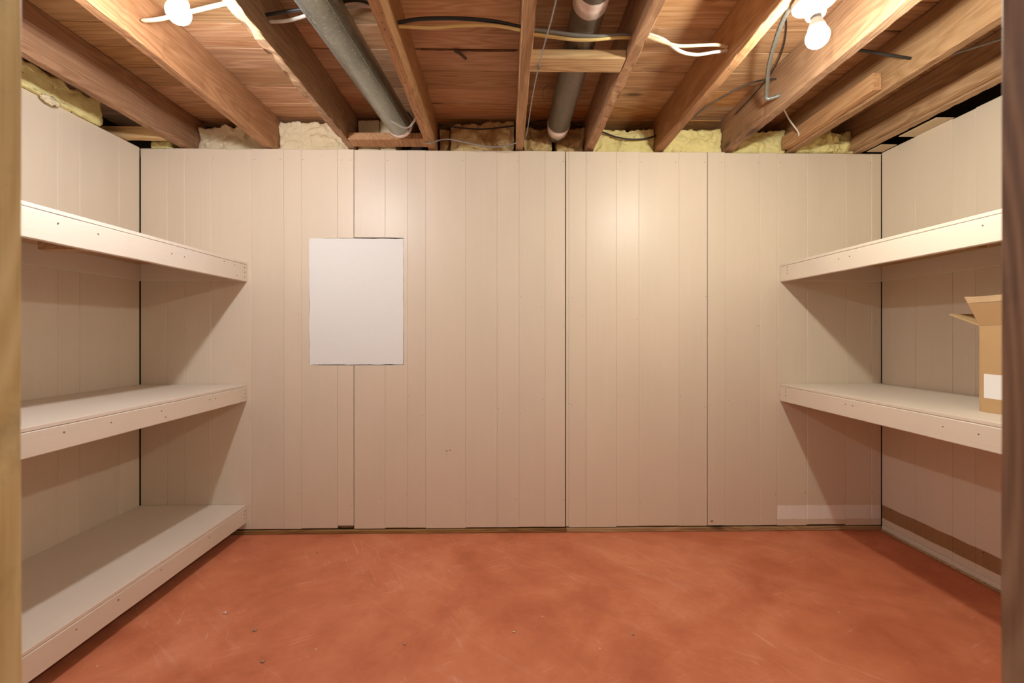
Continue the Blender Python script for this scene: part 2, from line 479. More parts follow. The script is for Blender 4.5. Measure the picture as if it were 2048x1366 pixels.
# nail heads and a few flakes of lost paint
bm = bmesh.new()
for a in joints[1:-1]:
    for z in (0.16 + random.uniform(-.05, .05), 0.62 + random.uniform(-.1, .1), 1.15 + random.uniform(-.1, .1), 1.95):
        if random.random() < 0.55 and not (HX0 - .02 < a < HX1 + .02 and 0.85 < z < 1.56):
            x = a + random.choice((-1, 1)) * random.uniform(0.006, 0.02)
            bmesh.ops.create_cone(bm, cap_ends=True, segments=6, radius1=0.0020, radius2=0.0014, depth=0.0016,
                                  matrix=Matrix.Translation((x, YB - 0.0012, z)) @ Matrix.Rotation(math.radians(90), 4, 'X'))
tag(obj('nail_heads', bm, 'nail', wall_back), kind='stuff')
for k, (x, z, w, h) in enumerate(((-0.304, 0.430, 0.012, 0.005), (-0.287, 0.434, 0.013, 0.005), (-0.304, 0.411, 0.006, 0.003), (1.095, 0.052, 0.016, 0.009))):
    obj('paint_flake', panel([(x - w / 2, z - h / 2), (x + w * .4, z - h * .3), (x + w / 2, z + h / 2), (x - w * .3, z + h * .4)], YB - 0.0012, YB + 0.002, 0.0), 'sill_dark', wall_back)

# ------------------------------------------------------------------ side walls
def side_wall(name, face, s, cuts, label, mat):
    """s = -1 left, +1 right"""
    xb0, xb1 = sorted((face + s * 0.014, face + s * 0.05))
    w = tag(obj(name, box(xb0, xb1, 0.355, 2.375, 0.0, 2.0), 'dark'), label, None, None, 'structure')
    for a, b in zip(cuts, cuts[1:]):
        bm = bmesh.new()
        zt = 2.006 + random.uniform(-0.002, 0.002)
        f = face + s * random.uniform(0, 0.0008)
        box(min(f, f + s * 0.0135), max(f, f + s * 0.0135), a + 0.0003, b - 0.0003, 0.004, zt, 0.0012, bm)
        obj('plank', bm, mat, w)
    return w
wall_left = side_wall('wall_left', XL, -1, [0.358, 0.50, 0.67, 0.79, 0.98, 1.13, 1.30, 1.42, 1.60, 1.72, 1.891, 1.988, 2.186, 2.3075], 'beige painted board wall behind the stack of three shelves', 'wall')
wall_right = side_wall('wall_right', XR, 1, [0.358, 0.52, 0.69, 0.80, 0.97, 1.10, 1.28, 1.43, 1.55, 1.69, 1.842, 1.938, 2.116, 2.308], 'beige painted board wall with a band of bare wood low down', 'wall_raw')
for s, w, x in ((-1, wall_left, XL), (1, wall_right, XR)):
    lo, hi = sorted((x + s * 0.016, x + s * 0.13))
    obj('top_plate', box(lo, hi, 0.355, 2.33, 1.962, 1.998, 0.002), 'pine_y', w)
bb = tag(obj('baseboard_right', box(XR - 0.012, XR - 0.0005, 0.40, 2.296, 0.0, 0.030, 0.0025), 'shelf'), 'low cream skirting strip under the bare wood band', None, None, 'structure')
obj('bead', beam(1, 0.40, 2.29, XR - 0.020, XR - 0.0125, 0.0, 0.013, 50, 0.002, 0.003, seed=6), 'sill', bb)

# ------------------------------------------------------------------ doorway in the near wall (studs at both picture edges)
wf = tag(obj('wall_front', box(-1.94, -0.424, 0.268, 0.354, 0.0, 2.0), 'wall'), 'wall holding the open doorway', None, None, 'structure')
obj('side_panel', box(0.452, 2.056, 0.268, 0.354, 0.0, 2.0), 'wall', wf)
obj('header', box(-0.429, 0.451, 0.268, 0.354, 1.93, 2.0), 'stud', wf)
def post(name, x0, x1, mat, label, skew):
    bm = bmesh.new()
    rows = []
    n = 30
    for i in range(n + 1):
        z = 1.929 * i / n
        w = lambda k: noise.noise(Vector((z * 5, k * 3.3, x0))) * 0.0012
        dx = skew * (i / n - 0.54)
        c = 0.003
        prof = [(x0, .268), (x1 - c, .268), (x1, .268 + c), (x1, .356 - c), (x1 - c, .356), (x0 + c, .356), (x0, .356 - c), (x0, .268 + c)]
        rows.append([bm.verts.new((x + dx + w(k), y, z)) for k, (x, y) in enumerate(prof)])
    for a, b in zip(rows, rows[1:]):
        for k in range(8):
            bm.faces.new((a[k], a[(k + 1) % 8], b[(k + 1) % 8], b[k]))
    bm.faces.new(rows[0]); bm.faces.new(rows[-1])
    return tag(obj(name, bm, mat), label, None, None, 'structure')
post('trim_1', -0.4190, -0.3810, 'stud', 'yellowish rough door stud beside the three shelves', -0.0015)
post('trim_2', 0.4065, 0.4445, 'stud_dark', 'dark brown door stud beside the cardboard box', 0.002)

# ------------------------------------------------------------------ ceiling: subfloor planks across the joists
ceiling = tag(obj('ceiling', box(-2.3, 2.35, -1.2, 2.60, ZS + 0.021, ZS + 0.06), 'dark'), 'subfloor of warm fir planks seen from below', None, None, 'structure')
rows_y = [2.515, 2.370, 2.226, 2.083, 1.940, 1.799, 1.657, 1.514, 1.371, 1.228, 1.085, 0.942, 0.799, 0.656, 0.513, 0.370, 0.227, 0.084]
JX = [-1.673, -1.231, -0.807, -0.374, 0.070, 0.447, 0.825, 1.191, 1.531]
for i, (y1, y0) in enumerate(zip(rows_y, rows_y[1:])):
    cuts = [-2.15] + sorted(random.sample(JX, 3 if i < 10 else 1)) + [2.2]
    if i == 6: cuts = [-2.15, -0.807, -0.374, 0.825, 2.2]
    if i == 5: cuts = [-2.15, -1.231, -0.374, 0.070, 1.191, 2.2]
    for a, b in zip(cuts, cuts[1:]):
        g = 0.0015
        yy1 = y1 - g - (0.006 if (i == 5 and a == -0.374) else 0)
        m = 'plank_pale' if ((i == 5 and a in (-1.231, -2.15)) or (i in (4, 7) and a >= 0.44) or random.random() < 0.12) else 'plank'
        if i == 5 and a == -2.15: m = 'plank'
        obj('plank', box(a + 0.0006, b - 0.0006, y0 + g, yy1, ZS + random.uniform(0, 0.0024), ZS + 0.0208, 0.0018), m, ceiling)
obj('rim_board', box(-2.2, 2.25, 2.49, 2.53, 1.95, ZS + 0.02), 'dark', ceiling)
obj('rim_board', box(-2.20, -2.16, 0.2, 2.489, 1.90, ZS + 0.02), 'dark', ceiling)
obj('rim_board', box(2.19, 2.23, 0.2, 2.489, 1.90, ZS + 0.02), 'dark', ceiling)

# ------------------------------------------------------------------ joists
joist_spec = [
    (-1.692, -1.654, 'floor joist nearest the wall behind the three shelves', 0.006, (0, 0)),
    (-1.250, -1.211, 'floor joist with dark knots, at the far end of the cream cable', 0.008, (0, 0)),
    (-0.826, -0.786, 'floor joist with a chewed pale lower edge, beside the smaller bright bulb', 0.020, (0, 0.004)),
    (-0.393, -0.354, 'floor joist studded with nail holes beside the silver duct', 0.007, (0.002, -0.012)),
    (0.048, 0.088, 'narrow looking floor joist straight overhead, grey wire along it', 0.006, (-0.003, 0.010)),
    (0.428, 0.468, 'floor joist beside the dull brown duct, holding one end of the pine block', 0.009, (0, 0.001)),
    (0.806, 0.844, 'floor joist with the white and cream cables entering its side', 0.007, (0, 0)),
    (1.170, 1.213, 'floor joist into which the steel armoured cable runs', 0.009, (0, 0)),
    (1.512, 1.551, 'floor joist with a short board nailed on and a black cable entering it', 0.009, (0, 0)),
    (1.876, 1.916, 'floor joist closest to the wall above the cardboard box', 0.010, (0, 0)),
]
joist_objs = []
for k, (x0, x1, lab, chip, lean) in enumerate(joist_spec):
    o = obj('ceiling_joist', beam(1, -0.9, 2.47, x0, x1, ZJ, ZS - 0.0005, 150, 0.0025, chip, lean, seed=k + 1), 'joist')
    tag(o, lab, 'joist', 'floor joists overhead')
    joist_objs.append(o)

bm = bmesh.new()
for k in range(26):
    y = 1.20 + k * 0.042 + random.uniform(-0.012, 0.012)
    x = -0.3735 + random.choice((-1, 1)) * random.uniform(0.002, 0.011) - 0.010 * max(0, (y - 1.2) / 1.2)
    bmesh.ops.create_cone(bm, cap_ends=True, segments=6, radius1=0.0022, radius2=0.0016, depth=0.003, matrix=Matrix.Translation((x, y, ZJ - 0.0002)))
tag(obj('nail_heads', bm, 'nail', joist_objs[3]), kind='stuff')

def block(name, bm, mat, label, cat='block'):
    return tag(obj(name, bm, mat), label, cat)
block('bridging_block', beam(0, 0.0905, 0.4265, 1.541, 1.626, ZJ, 2.044, 16, 0.001, 0.003, seed=3), 'pine', 'pale pine block between two joists, carrying the brown duct')
block('bridging_block', beam(0, -0.782, -0.366, 2.205, 2.295, ZJ + 0.001, 2.048, 16, 0.001, 0.003, seed=5), 'joist', 'reddish flat block on the wall top below the silver duct end')
block('bridging_block', beam(0, -2.158, -1.694, 2.200, 2.240, 2.012, 2.068, 16, 0.001, 0.004, seed=8), 'pine', 'rough timber block in the dark corner above the three shelves')
block('nailed_cleat', beam(1, 1.740, 2.318, 1.474, 1.5105, 2.022, 2.090, 24, 0.001, 0.003, seed=11), 'pine_y', 'short board nailed along a joist, beyond the brighter bulb', 'board')
block('nailed_cleat', beam(1, 1.600, 2.33, 1.842, 1.8745, 2.022, 2.082, 24, 0.001, 0.005, seed=12), 'pine_y', 'rough board nailed along the joist above the cardboard box', 'board')
block('wood_shim', box(1.922, 2.004, 2.215, 2.305, 2.008, 2.0115, 0.001), 'shim', 'small pale shim on the wall top in the far corner', 'shim')
block('wood_shim', box(1.930, 2.012, 1.935, 2.125, 2.0085, 2.0125, 0.001), 'shim', 'longer pale shim on the wall top between two dark gaps', 'shim')

# ------------------------------------------------------------------ insulation
def batt(x0, x1, y0, y1, z0, z1, mat, label, seed, amp=0.017, slope=0.0, bulge=0.012):
    bm = bmesh.new()
    nx = max(10, int((x1 - x0) / 0.007)); nz = max(8, int((z1 - z0) / 0.007)); ny = max(4, int((y1 - y0) / 0.02))
    vs = {}
    def vert(i, j, k):
        if (i, j, k) in vs: return vs[(i, j, k)]
        u, v, w = i / nx, j / ny, k / nz
        p = Vector((x0 + (x1 - x0) * u, y0 + (y1 - y0) * v, z0 + (z1 + slope * (u - 0.5) - z0) * w))
        q = p * 14 + Vector((seed * 3.7, seed * 1.3, 0))
        d = Vector((noise.noise(q), noise.noise(q + Vector((9, 2, 5))), noise.noise(q + Vector((3, 8, 1))))) * amp
        d += Vector((noise.noise(q * 3.1), noise.noise(q * 3.1 + Vector((4, 4, 4))), noise.noise(q * 3.3))) * amp * 0.6
        d += Vector((0, noise.noise(q * 6.7), noise.noise(q * 6.1))) * amp * 0.3
        if k == 0: d.z = max(0, d.z) * 0.2
        if v == 0: d.y -= bulge * math.sin(math.pi * u) * math.sin(math.pi * min(1, w + 0.1))
        if i in (0, nx): d.x *= 0.4
        vs[(i, j, k)] = bm.verts.new(p + d)
        return vs[(i, j, k)]
    def quad(a, b, c, d):
        bm.faces.new((vert(*a), vert(*b), vert(*c), vert(*d)))
    for i in range(nx):
        for k in range(nz):
            quad((i, 0, k), (i + 1, 0, k), (i + 1, 0, k + 1), (i, 0, k + 1))
            quad((i, ny, k), (i, ny, k + 1), (i + 1, ny, k + 1), (i + 1, ny, k))
        for j in range(ny):
            quad((i, j, 0), (i, j + 1, 0), (i + 1, j + 1, 0), (i + 1, j, 0))
            quad((i, j, nz), (i + 1, j, nz), (i + 1, j + 1, nz), (i, j + 1, nz))
    for j in range(ny):
        for k in range(nz):
            quad((0, j, k), (0, j, k + 1), (0, j + 1, k + 1), (0, j + 1, k))
            quad((nx, j, k), (nx, j + 1, k), (nx, j + 1, k + 1), (nx, j, k + 1))
    return tag(obj('insulation_batt', bm, mat, None, True), label, 'insulation', 'fibreglass batts along the wall tops')
batt(-1.648, -1.258, 2.400, 2.475, ZJ, 2.160, 'ins_w', 'cream fibreglass batt, half shaded, above the narrow boards by the far shelf corner', 1, slope=0.02)
batt(-1.206, -0.832, 2.375, 2.470, ZJ, 2.178, 'ins_w', 'large pale fibreglass batt between the knotty joist and the chewed joist', 2, slope=0.012)
batt(-0.772, -0.664, 2.335, 2.470, ZJ, 2.168, 'ins_w', 'narrow square fibreglass batt in shade beside the silver duct', 3, 0.006)
batt(-0.656, -0.575, 2.330, 2.470, ZJ, 2.165, 'ins_w', 'narrow pale fibreglass batt partly behind the silver duct', 4, 0.006)
batt(-0.352, -0.298, 2.390, 2.470, ZJ, 2.150, 'ins_b', 'thin strip of brown fibreglass beside the nail studded joist', 5, 0.006)
batt(-0.290, 0.050, 2.355, 2.470, ZJ, 2.165, 'ins_b', 'brown stained fibreglass batt behind the sagging grey wire', 6, slope=0.018)
batt(0.102, 0.254, 2.350, 2.470, ZJ, 2.140, 'ins_b', 'brown topped fibreglass tuft between the narrow joist and the brown duct', 7)
batt(0.276, 0.424, 2.350, 2.470, ZJ, 2.140, 'ins_b', 'shaded fibreglass tuft on the far side of the brown duct end', 8)
batt(0.474, 0.800, 2.350, 2.470, ZJ, 2.136, 'ins_y', 'yellow fibreglass batt with a black cable sagging in front', 9)
batt(0.850, 1.164, 2.345, 2.470, ZJ, 2.138, 'ins_y', 'brightest yellow fibreglass batt, uncovered by any cable', 10)
batt(1.219, 1.506, 2.345, 2.470, ZJ, 2.130, 'ins_y', 'yellow fibreglass batt beyond the joist with the armoured cable, upper half shaded', 11, 0.016)
batt(1.557, 1.868, 2.330, 2.470, ZJ, 2.130, 'ins_y', 'fluffy drooping fibreglass batt in the corner above the right hand shelves', 12, 0.026, bulge=0.03)
left_batt = batt(-2.120, -1.870, 1.25, 2.07, 2.008, 2.110, 'ins_y', 'torn yellow fibreglass hanging over the wall top above the three shelves', 13, 0.026, bulge=0.0)
batt(-1.842, -1.745, 2.325, 2.440, ZJ, 2.062, 'ins_y', 'small scrap of fibreglass on the wall top near the dark corner block', 14, 0.014)
# ragged tuft that droops over the panel edge
bm = bmesh.new()
bmesh.ops.create_icosphere(bm, subdivisions=3, radius=1.0)
for v in bm.verts:
    p = v.co.copy()
    v.co = Vector((-1.868 + p.x * 0.010, 1.84 + p.y * 0.038, 2.003 + p.z * 0.018)) + Vector((noise.noise(p * 3), noise.noise(p * 3 + Vector((5, 1, 2))), noise.noise(p * 4))) * 0.009
obj('torn_tuft', bm, 'ins_w', left_batt, True)

# ------------------------------------------------------------------ ducts
def cyl_between(p, q, r, sides=40, r2=None, bm=None):
    p, q = Vector(p), Vector(q)
    d = q - p
    bm = bm or bmesh.new()
    bmesh.ops.create_cone(bm, cap_ends=True, segments=sides, radius1=r, radius2=r if r2 is None else r2, depth=d.length,
                          matrix=Matrix.Translation((p + q) / 2) @ d.to_track_quat('Z', 'Y').to_matrix().to_4x4())
    return bm
def seam_strip(p, q, r, ang):
    p, q = Vector(p), Vector(q)
    d = (q - p).normalized()
    s = d.cross(Vector((0, 0, 1))).normalized(); u = s.cross(d)
    off = (s * math.cos(ang) + u * math.sin(ang)) * (r + 0.0002)
    return tube([p + off, q + off], 0.0022, 6, smooth=False)
A, B = Vector((-0.562, 1.10, 2.028)), Vector((-0.510, 2.150, 2.060))
dl = (B - A).normalized()
A0 = A - dl * 1.6
d1 = empty('round_duct', ((A0 + B) / 2).to_tuple(), 'shiny galvanized round duct running between two joists, strap at its end', 'duct')
obj('pipe', cyl_between(A0, B, 0.060), 'duct', d1, True)
obj('seam', seam_strip(A0, B, 0.060, math.radians(-38)), 'duct', d1, True)
obj('tape_band', cyl_between(B - dl * 0.022, B + dl * 0.006, 0.0608), 'tape', d1, True)
obj('narrow_end', cyl_between(B + dl * 0.004 + Vector((0.015, 0, 0.032)), B + dl * 0.24 + Vector((0.03, 0, 0.028)), 0.040), 'duct_dark', d1, True)
obj('hanger_strap', tube([(-0.520, 1.965, 2.003), (-0.508, 1.977, 1.997), (-0.485, 2.005, 1.992), (-0.462, 2.030, 1.990), (-0.435, 2.035, 2.000), (-0.412, 2.020, 2.022), (-0.3955, 2.000, 2.036)], 0.0022, 8, 2.8), 'metal', d1, True)
obj('strap_end', box(-0.527, -0.507, 1.955, 1.975, 1.9985, 2.0025, 0.001), 'metal', d1)

P0, P1 = Vector((0.272, -0.5, 2.100)), Vector((0.272, 2.205, 2.100))
d2 = empty('round_duct', (0.272, 0.85, 2.045), 'dull brown round duct resting on the pale pine block, foil tape near the camera', 'duct')
obj('pipe', cyl_between(P0, P1, 0.055), 'duct_dark', d2, True)
obj('seam', seam_strip(P0, P1, 0.055, math.radians(15)), 'duct_dark', d2, True)
bm = cyl_between((0.272, 1.335, 2.100), (0.272, 1.400, 2.100), 0.0558, 48)
for v in bm.verts:
    k = noise.noise(Vector((v.co.x * 40, v.co.z * 40, 3)))
    v.co.y += k * 0.006
obj('tape_band', bm, 'tape', d2, True)
bm = cyl_between((0.272, 2.200, 2.100), (0.272, 2.262, 2.094), 0.0575, 48, 0.052)
for v in bm.verts:
    v.co.z += noise.noise(v.co * 50) * 0.003
obj('foil_collar', bm, 'tape', d2, True)
obj('boot', cyl_between((0.272, 2.258, 2.094), (0.268, 2.325, 2.080), 0.052, 40, 0.030), 'duct_dark', d2, True)

# ------------------------------------------------------------------ lamps
def lamp(x, y, zb, side, bulb_mat, label, tilt_deg):
    """zb = height of the bulb's middle; porcelain holder under a steel box screwed to the joist"""
    zt = zb + 0.118
    e = empty('ceiling_lamp', (x, y, zb - 0.04), label, 'lamp', 'bare bulb lamps')
    t = Matrix.Rotation(math.radians(tilt_deg), 4, 'Y')
    def at(bm_prof, **k):
        return lathe(bm_prof, (x, y, zb), tilt=t, **k)
    # bulb globe with neck, local z measured from the bulb's middle
    ring = lambda k: (0.030 * math.sin(math.pi * k / 14), -0.0305 * math.cos(math.pi * k / 14))
    gl = obj('bulb', at([(0.001, -0.0305)] + [ring(k) for k in range(1, 8)] + [(0.001, 0.0)]), bulb_mat, e, True)
    obj('bulb_shoulder', at([(0.001, 0.0005)] + [ring(k) for k in range(7, 11)] + [(0.001, 0.0192)]), bulb_mat + '_shoulder', gl, True)
    obj('bulb_collar', at([(0.001, 0.0195), (0.0236, 0.0195), (0.0215, 0.032), (0.0165, 0.044), (0.0140, 0.052), (0.001, 0.052)]), 'porcelain', gl, True)
    obj('bulb_base', at([(0.001, 0.0525), (0.0135, 0.0525), (0.0128, 0.075), (0.001, 0.075)]), 'metal', gl, True)
    obj('holder', at([(0.0150, 0.060), (0.0235, 0.058), (0.0265, 0.066), (0.0280, 0.082), (0.0400, 0.090), (0.0545, 0.093), (0.0580, 0.099), (0.0575, 0.110), (0.0540, 0.112), (0.015, 0.112)]), 'porcelain', e, True)
    obj('junction_box', at([(0.001, 0.1125), (0.050, 0.1125), (0.050, 0.150), (0.046, 0.152), (0.001, 0.152)], sides=8), 'box_metal', e)
    return e
lamp(-0.905, 1.236, 1.936, -1, 'bulb_l', 'bare bulb by the chewed joist, cream cable passing behind it', 9)
lamp(0.905, 1.258, 1.903, 1, 'bulb_r', 'bare bulb with its white porcelain holder in view, armoured cable beside it', -5)

# ------------------------------------------------------------------ cables
def cable(name, pts, r, mat, label, flat=1.0, sides=8, rib=0.0, n=8, extra=None, cat='cable'):
    o = obj(name, tube(pts, r, sides, flat, n=n, rib=rib), mat, None, not rib)
    return tag(o, label, cat)
cable('electric_cable', [(-1.205, 1.488, 2.088), (-1.185, 1.470, 2.076), (-1.12, 1.450, 2.068), (-1.0, 1.425, 2.076), (-0.88, 1.405, 2.088), (-0.824, 1.400, 2.092)], 0.0048, 'cable_cream',
      'flat cream cable running behind the bulb to the knotty joist', 1.7)
cable('electric_cable', [(-0.786, 1.460, 2.092), (-0.74, 1.450, 2.092), (-0.66, 1.440, 2.098), (-0.56, 1.430, 2.108), (-0.47, 1.400, 2.100), (-0.394, 1.40, 2.078)], 0.0050, 'cable_black',
      'black cable crossing above the silver duct', 1.3)
cable('electric_cable', [(-0.786, 1.486, 2.088), (-0.72, 1.478, 2.088), (-0.64, 1.472, 2.106), (-0.57, 1.468, 2.118), (-0.47, 1.440, 2.112), (-0.394, 1.43, 2.096)], 0.0042, 'cable_white',
      'frayed pale cable crossing above the silver duct', 1.7)
cable('electric_cable', [(-0.356, 1.477, 2.084), (-0.28, 1.470, 2.092), (-0.16, 1.468, 2.094), (-0.04, 1.468, 2.086), (0.055, 1.472, 2.070)], 0.0056, 'cable_black',
      'thick black cable bridging the joists between the two ducts', 1.3)
cable('electric_cable', [(-0.356, 1.480, 2.074), (-0.30, 1.474, 2.068), (-0.24, 1.470, 2.064), (-0.14, 1.470, 2.072), (-0.04, 1.470, 2.074), (0.055, 1.474, 2.062)], 0.0042, 'cable_yellow',
      'flat yellow cable just below the thick black one', 1.7)
cable('electric_cable', [(0.088, 1.470, 2.062), (0.16, 1.462, 2.048), (0.24, 1.458, 2.036), (0.32, 1.462, 2.036), (0.38, 1.475, 2.050), (0.434, 1.492, 2.062)], 0.0055, 'cable_grey',
      'grey black cable looping beneath the brown duct', 1.3)
cable('electric_cable', [(0.088, 1.476, 2.050), (0.15, 1.466, 2.036), (0.23, 1.456, 2.020), (0.30, 1.458, 2.022), (0.37, 1.475, 2.040), (0.434, 1.496, 2.056)], 0.0042, 'cable_yellow',
      'flat yellow cable looping beneath the brown duct', 1.7)
cable('electric_cable', [(0.466, 1.500, 2.068), (0.53, 1.500, 2.048), (0.60, 1.512, 2.040), (0.68, 1.530, 2.054), (0.76, 1.560, 2.076), (0.808, 1.582, 2.082)], 0.0044, 'cable_cream',
      'upper cream cable entering the joist near the brighter bulb', 1.6)
cable('electric_cable', [(0.466, 1.496, 2.076), (0.54, 1.500, 2.054), (0.61, 1.525, 2.030), (0.68, 1.550, 2.034), (0.75, 1.570, 2.056), (0.808, 1.585, 2.072)], 0.0046, 'cable_white',
      'lower white cable dipping in a loop below the cream one', 1.6)
cable('armoured_cable', [(0.855, 1.275, 2.030), (0.868, 1.33, 2.036), (0.905, 1.42, 2.062), (0.965, 1.56, 2.080), (1.03, 1.70, 2.086), (1.085, 1.80, 2.078), (1.112, 1.850, 2.064), (1.125, 1.868, 2.052), (1.150, 1.860, 2.054), (1.172, 1.850, 2.058)], 0.0072, 'armour',
      'twisted steel armoured cable from the porcelain holder to a joist', 1.0, 8, 0.18, 8)
cable('electric_cable', [(-0.352, 2.322, 2.142), (-0.132, 2.315, 2.119), (0.058, 2.322, 2.143)], 0.0042, 'cable_black', 'thin black cable lying across the brown stained batt')
cable('electric_cable', [(0.098, 2.335, 2.154), (0.16, 2.34, 2.172), (0.228, 2.345, 2.184), (0.32, 2.345, 2.178), (0.434, 2.342, 2.150)], 0.0042, 'cable_black', 'thin black cable arching behind the brown duct end')
cable('electric_cable', [(0.466, 2.335, 2.132), (0.523, 2.326, 2.112), (0.59, 2.322, 2.086), (0.671, 2.320, 2.073), (0.751, 2.322, 2.079), (0.808, 2.330, 2.100)], 0.0046, 'cable_black', 'black cable sagging in front of the yellow batt')
cable('grey_wire', [(-0.400, 2.238, 2.008), (-0.375, 2.225, 2.005), (-0.30, 2.230, 2.028), (-0.22, 2.235, 2.018), (-0.13, 2.235, 2.000), (-0.05, 2.235, 1.992), (0.03, 2.235, 2.004), (0.085, 2.225, 2.022), (0.102, 2.205, 2.030), (0.106, 2.10, 2.006)], 0.0034, 'cable_grey',
      'grey wire sagging from the joist clip along the wall top', cat='wire')
w = empty('grey_wire', (0.13, 1.6, 2.0), 'thin straight grey wire hanging beneath the narrow joist and pine block', 'wire')
obj('strand', tube([(0.175, 0.70, 2.006), (0.148, 1.264, 2.005), (0.136, 1.413, 2.005), (0.122, 1.586, 2.004), (0.112, 1.807, 2.005), (0.108, 2.049, 2.005), (0.107, 2.098, 2.006)], 0.0022, 6), 'cable_grey', w, True)
obj('staple', box(0.116, 0.128, 1.578, 1.594, 2.0005, 2.0118, 0.002), 'nail', w)
cable('black_wire', [(0.842, 1.970, 2.016), (0.90, 1.960, 2.060), (0.985, 1.930, 2.105), (1.05, 1.900, 2.128), (1.11, 1.885, 2.140), (1.174, 1.880, 2.144)], 0.0034, 'cable_black',
      'thin black wire climbing from the joist with the paired cables', cat='wire')
cable('black_wire', [(1.162, 2.195, 2.150), (1.160, 2.00, 2.160), (1.150, 1.88, 2.168), (1.120, 1.76, 2.185), (1.06, 1.64, 2.194), (0.99, 1.54, 2.196)], 0.0030, 'cable_black',
      'second thin black wire along the joist that takes the armoured cable', cat='wire')
cable('electric_cable', [(1.211, 1.60, 2.090), (1.30, 1.595, 2.086), (1.42, 1.605, 2.076), (1.514, 1.615, 2.070)], 0.0052, 'cable_black', 'short black cable entering the joist with the nailed board')
cable('electric_cable', [(1.549, 1.66, 2.060), (1.62, 1.58, 2.060), (1.72, 1.48, 2.060), (1.80, 1.42, 2.066), (1.878, 1.38, 2.075)], 0.0045, 'cable_grey', 'grey cable half hidden beyond the last joists by the dark stud')
cable('pale_wire', [(1.345, 2.10, 2.130), (1.40, 2.14, 2.095), (1.46, 2.17, 2.055), (1.476, 2.182, 2.035)], 0.0034, 'cable_white', 'short pale wire ending on the nailed board', cat='wire')
loop = [(0.115, 2.02, 2.085), (0.150, 2.00, 2.110), (0.172, 1.985, 2.130)]
loop += [(0.205 + 0.033 * math.cos(a), 2.0 + 0.01 * math.sin(a), 2.135 + 0.046 * math.sin(a)) for a in (math.pi - 2 * math.pi * k / 14 for k in range(0, 22))]
cable('copper_wire', loop, 0.0011, 'copper', 'curled loose copper wire beside the brown duct', sides=5, cat='wire')
# knocked out splinter on the subfloor, by the gap between planks
sp = empty('bark_splinter', (-0.14, 1.79, 2.19), 'dark bark splinter hanging from a gap between subfloor planks', 'splinter')
obj('strip', beam(0, -0.34, 0.045, 1.7925, 1.8005, ZS - 0.004, ZS + 0.004, 50, 0.003, 0.004, seed=21), 'splinter', sp)
obj('sliver', tube([(-0.205, 1.792, 2.196), (-0.185, 1.800, 2.190), (-0.160, 1.822, 2.180)], 0.0055, 6, 1.5), 'splinter', sp)

# ------------------------------------------------------------------ shelves
screw_src = None
def screw(x, y, z, axis, parent):
    global screw_src
    bm = None
    if screw_src is None or axis not in screw_src:
        bm = bmesh.new()
        rot = Matrix.Rotation(math.radians(90), 4, 'Y') if axis == 'x' else Matrix.Rotation(math.radians(90), 4, 'X')
        bmesh.ops.create_cone(bm, cap_ends=True, segments=8, radius1=0.0024, radius2=0.0024, depth=0.0014, matrix=rot)
        bmesh.ops.translate(bm, vec=(x, y, z), verts=bm.verts)
        o = obj('screw', bm, 'nail', parent)
        screw_src = dict(screw_src or {}); screw_src[axis] = o
        return o
    return share(screw_src[axis], 'screw', (x, y, z), parent)

def shelf(s, xw, xf, zt, zb, label, top_mat, screws, cleat=None, foot=False, ledge=True, seed=0):
    """s = -1 left wall, +1 right wall; xw wall face, xf front face, zt top, zb bottom of the front board"""
    y0, y1 = 0.362, 2.3065
    e = empty('wall_shelf', ((xw + xf) / 2, (y0 + y1) / 2, zb), label, 'shelf', 'painted wall shelves')
    def bx(xa, xb, *r, **k):
        return box(min(xa, xb), max(xa, xb), *r, **k)
    inn = s                                                        # direction towards the wall
    lip = xf + inn * 0.0185
    obj('shelf_top', bx(xw - inn * 0.0006, xf + inn * 0.001, y0, y1, zt - 0.0125, zt, bev=0.0012), top_mat, e)
    a0, a1 = sorted((xf, lip))
    fb = obj('front_board', beam(1, y0, y1, a0, a1, zb, zt - 0.0138, 60, 0.0012, 0.0018, seed=seed), 'shelf', e)
    if ledge:
        obj('wall_ledger', bx(xw - inn * 0.0006, xw - inn * 0.020, y0, y1 - 0.001, zb + 0.003, zt - 0.0130, bev=0.0015), 'shelf', e)
        obj('end_ledger', bx(xw - inn * 0.021, lip + inn * 0.0005, y1 - 0.020, y1 - 0.0005, zb + 0.003, zt - 0.0130, bev=0.0015), 'shelf_x', e)
    if cleat:
        yc0, yc1, xc0, xc1, zc0 = cleat
        obj('cross_cleat', beam(0, min(xc0, xc1), max(xc0, xc1), yc0, yc1, zc0, zt - 0.0130, 12, 0.001, 0.003, seed=seed + 3), 'bare', e)
        obj('bare_underside', bx(xw - inn * 0.022, lip + inn * 0.002, y0 + 0.01, y1 - 0.022, zt - 0.0150, zt - 0.0128), 'bare', e)
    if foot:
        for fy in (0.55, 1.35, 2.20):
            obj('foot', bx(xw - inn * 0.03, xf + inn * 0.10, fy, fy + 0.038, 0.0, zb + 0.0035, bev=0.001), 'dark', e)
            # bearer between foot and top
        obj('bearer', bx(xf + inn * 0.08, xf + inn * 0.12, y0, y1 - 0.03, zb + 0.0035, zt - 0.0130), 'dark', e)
    for (y, z) in screws:
        screw(xf - inn * 0.0006, y, z, 'x', fb)
    return e

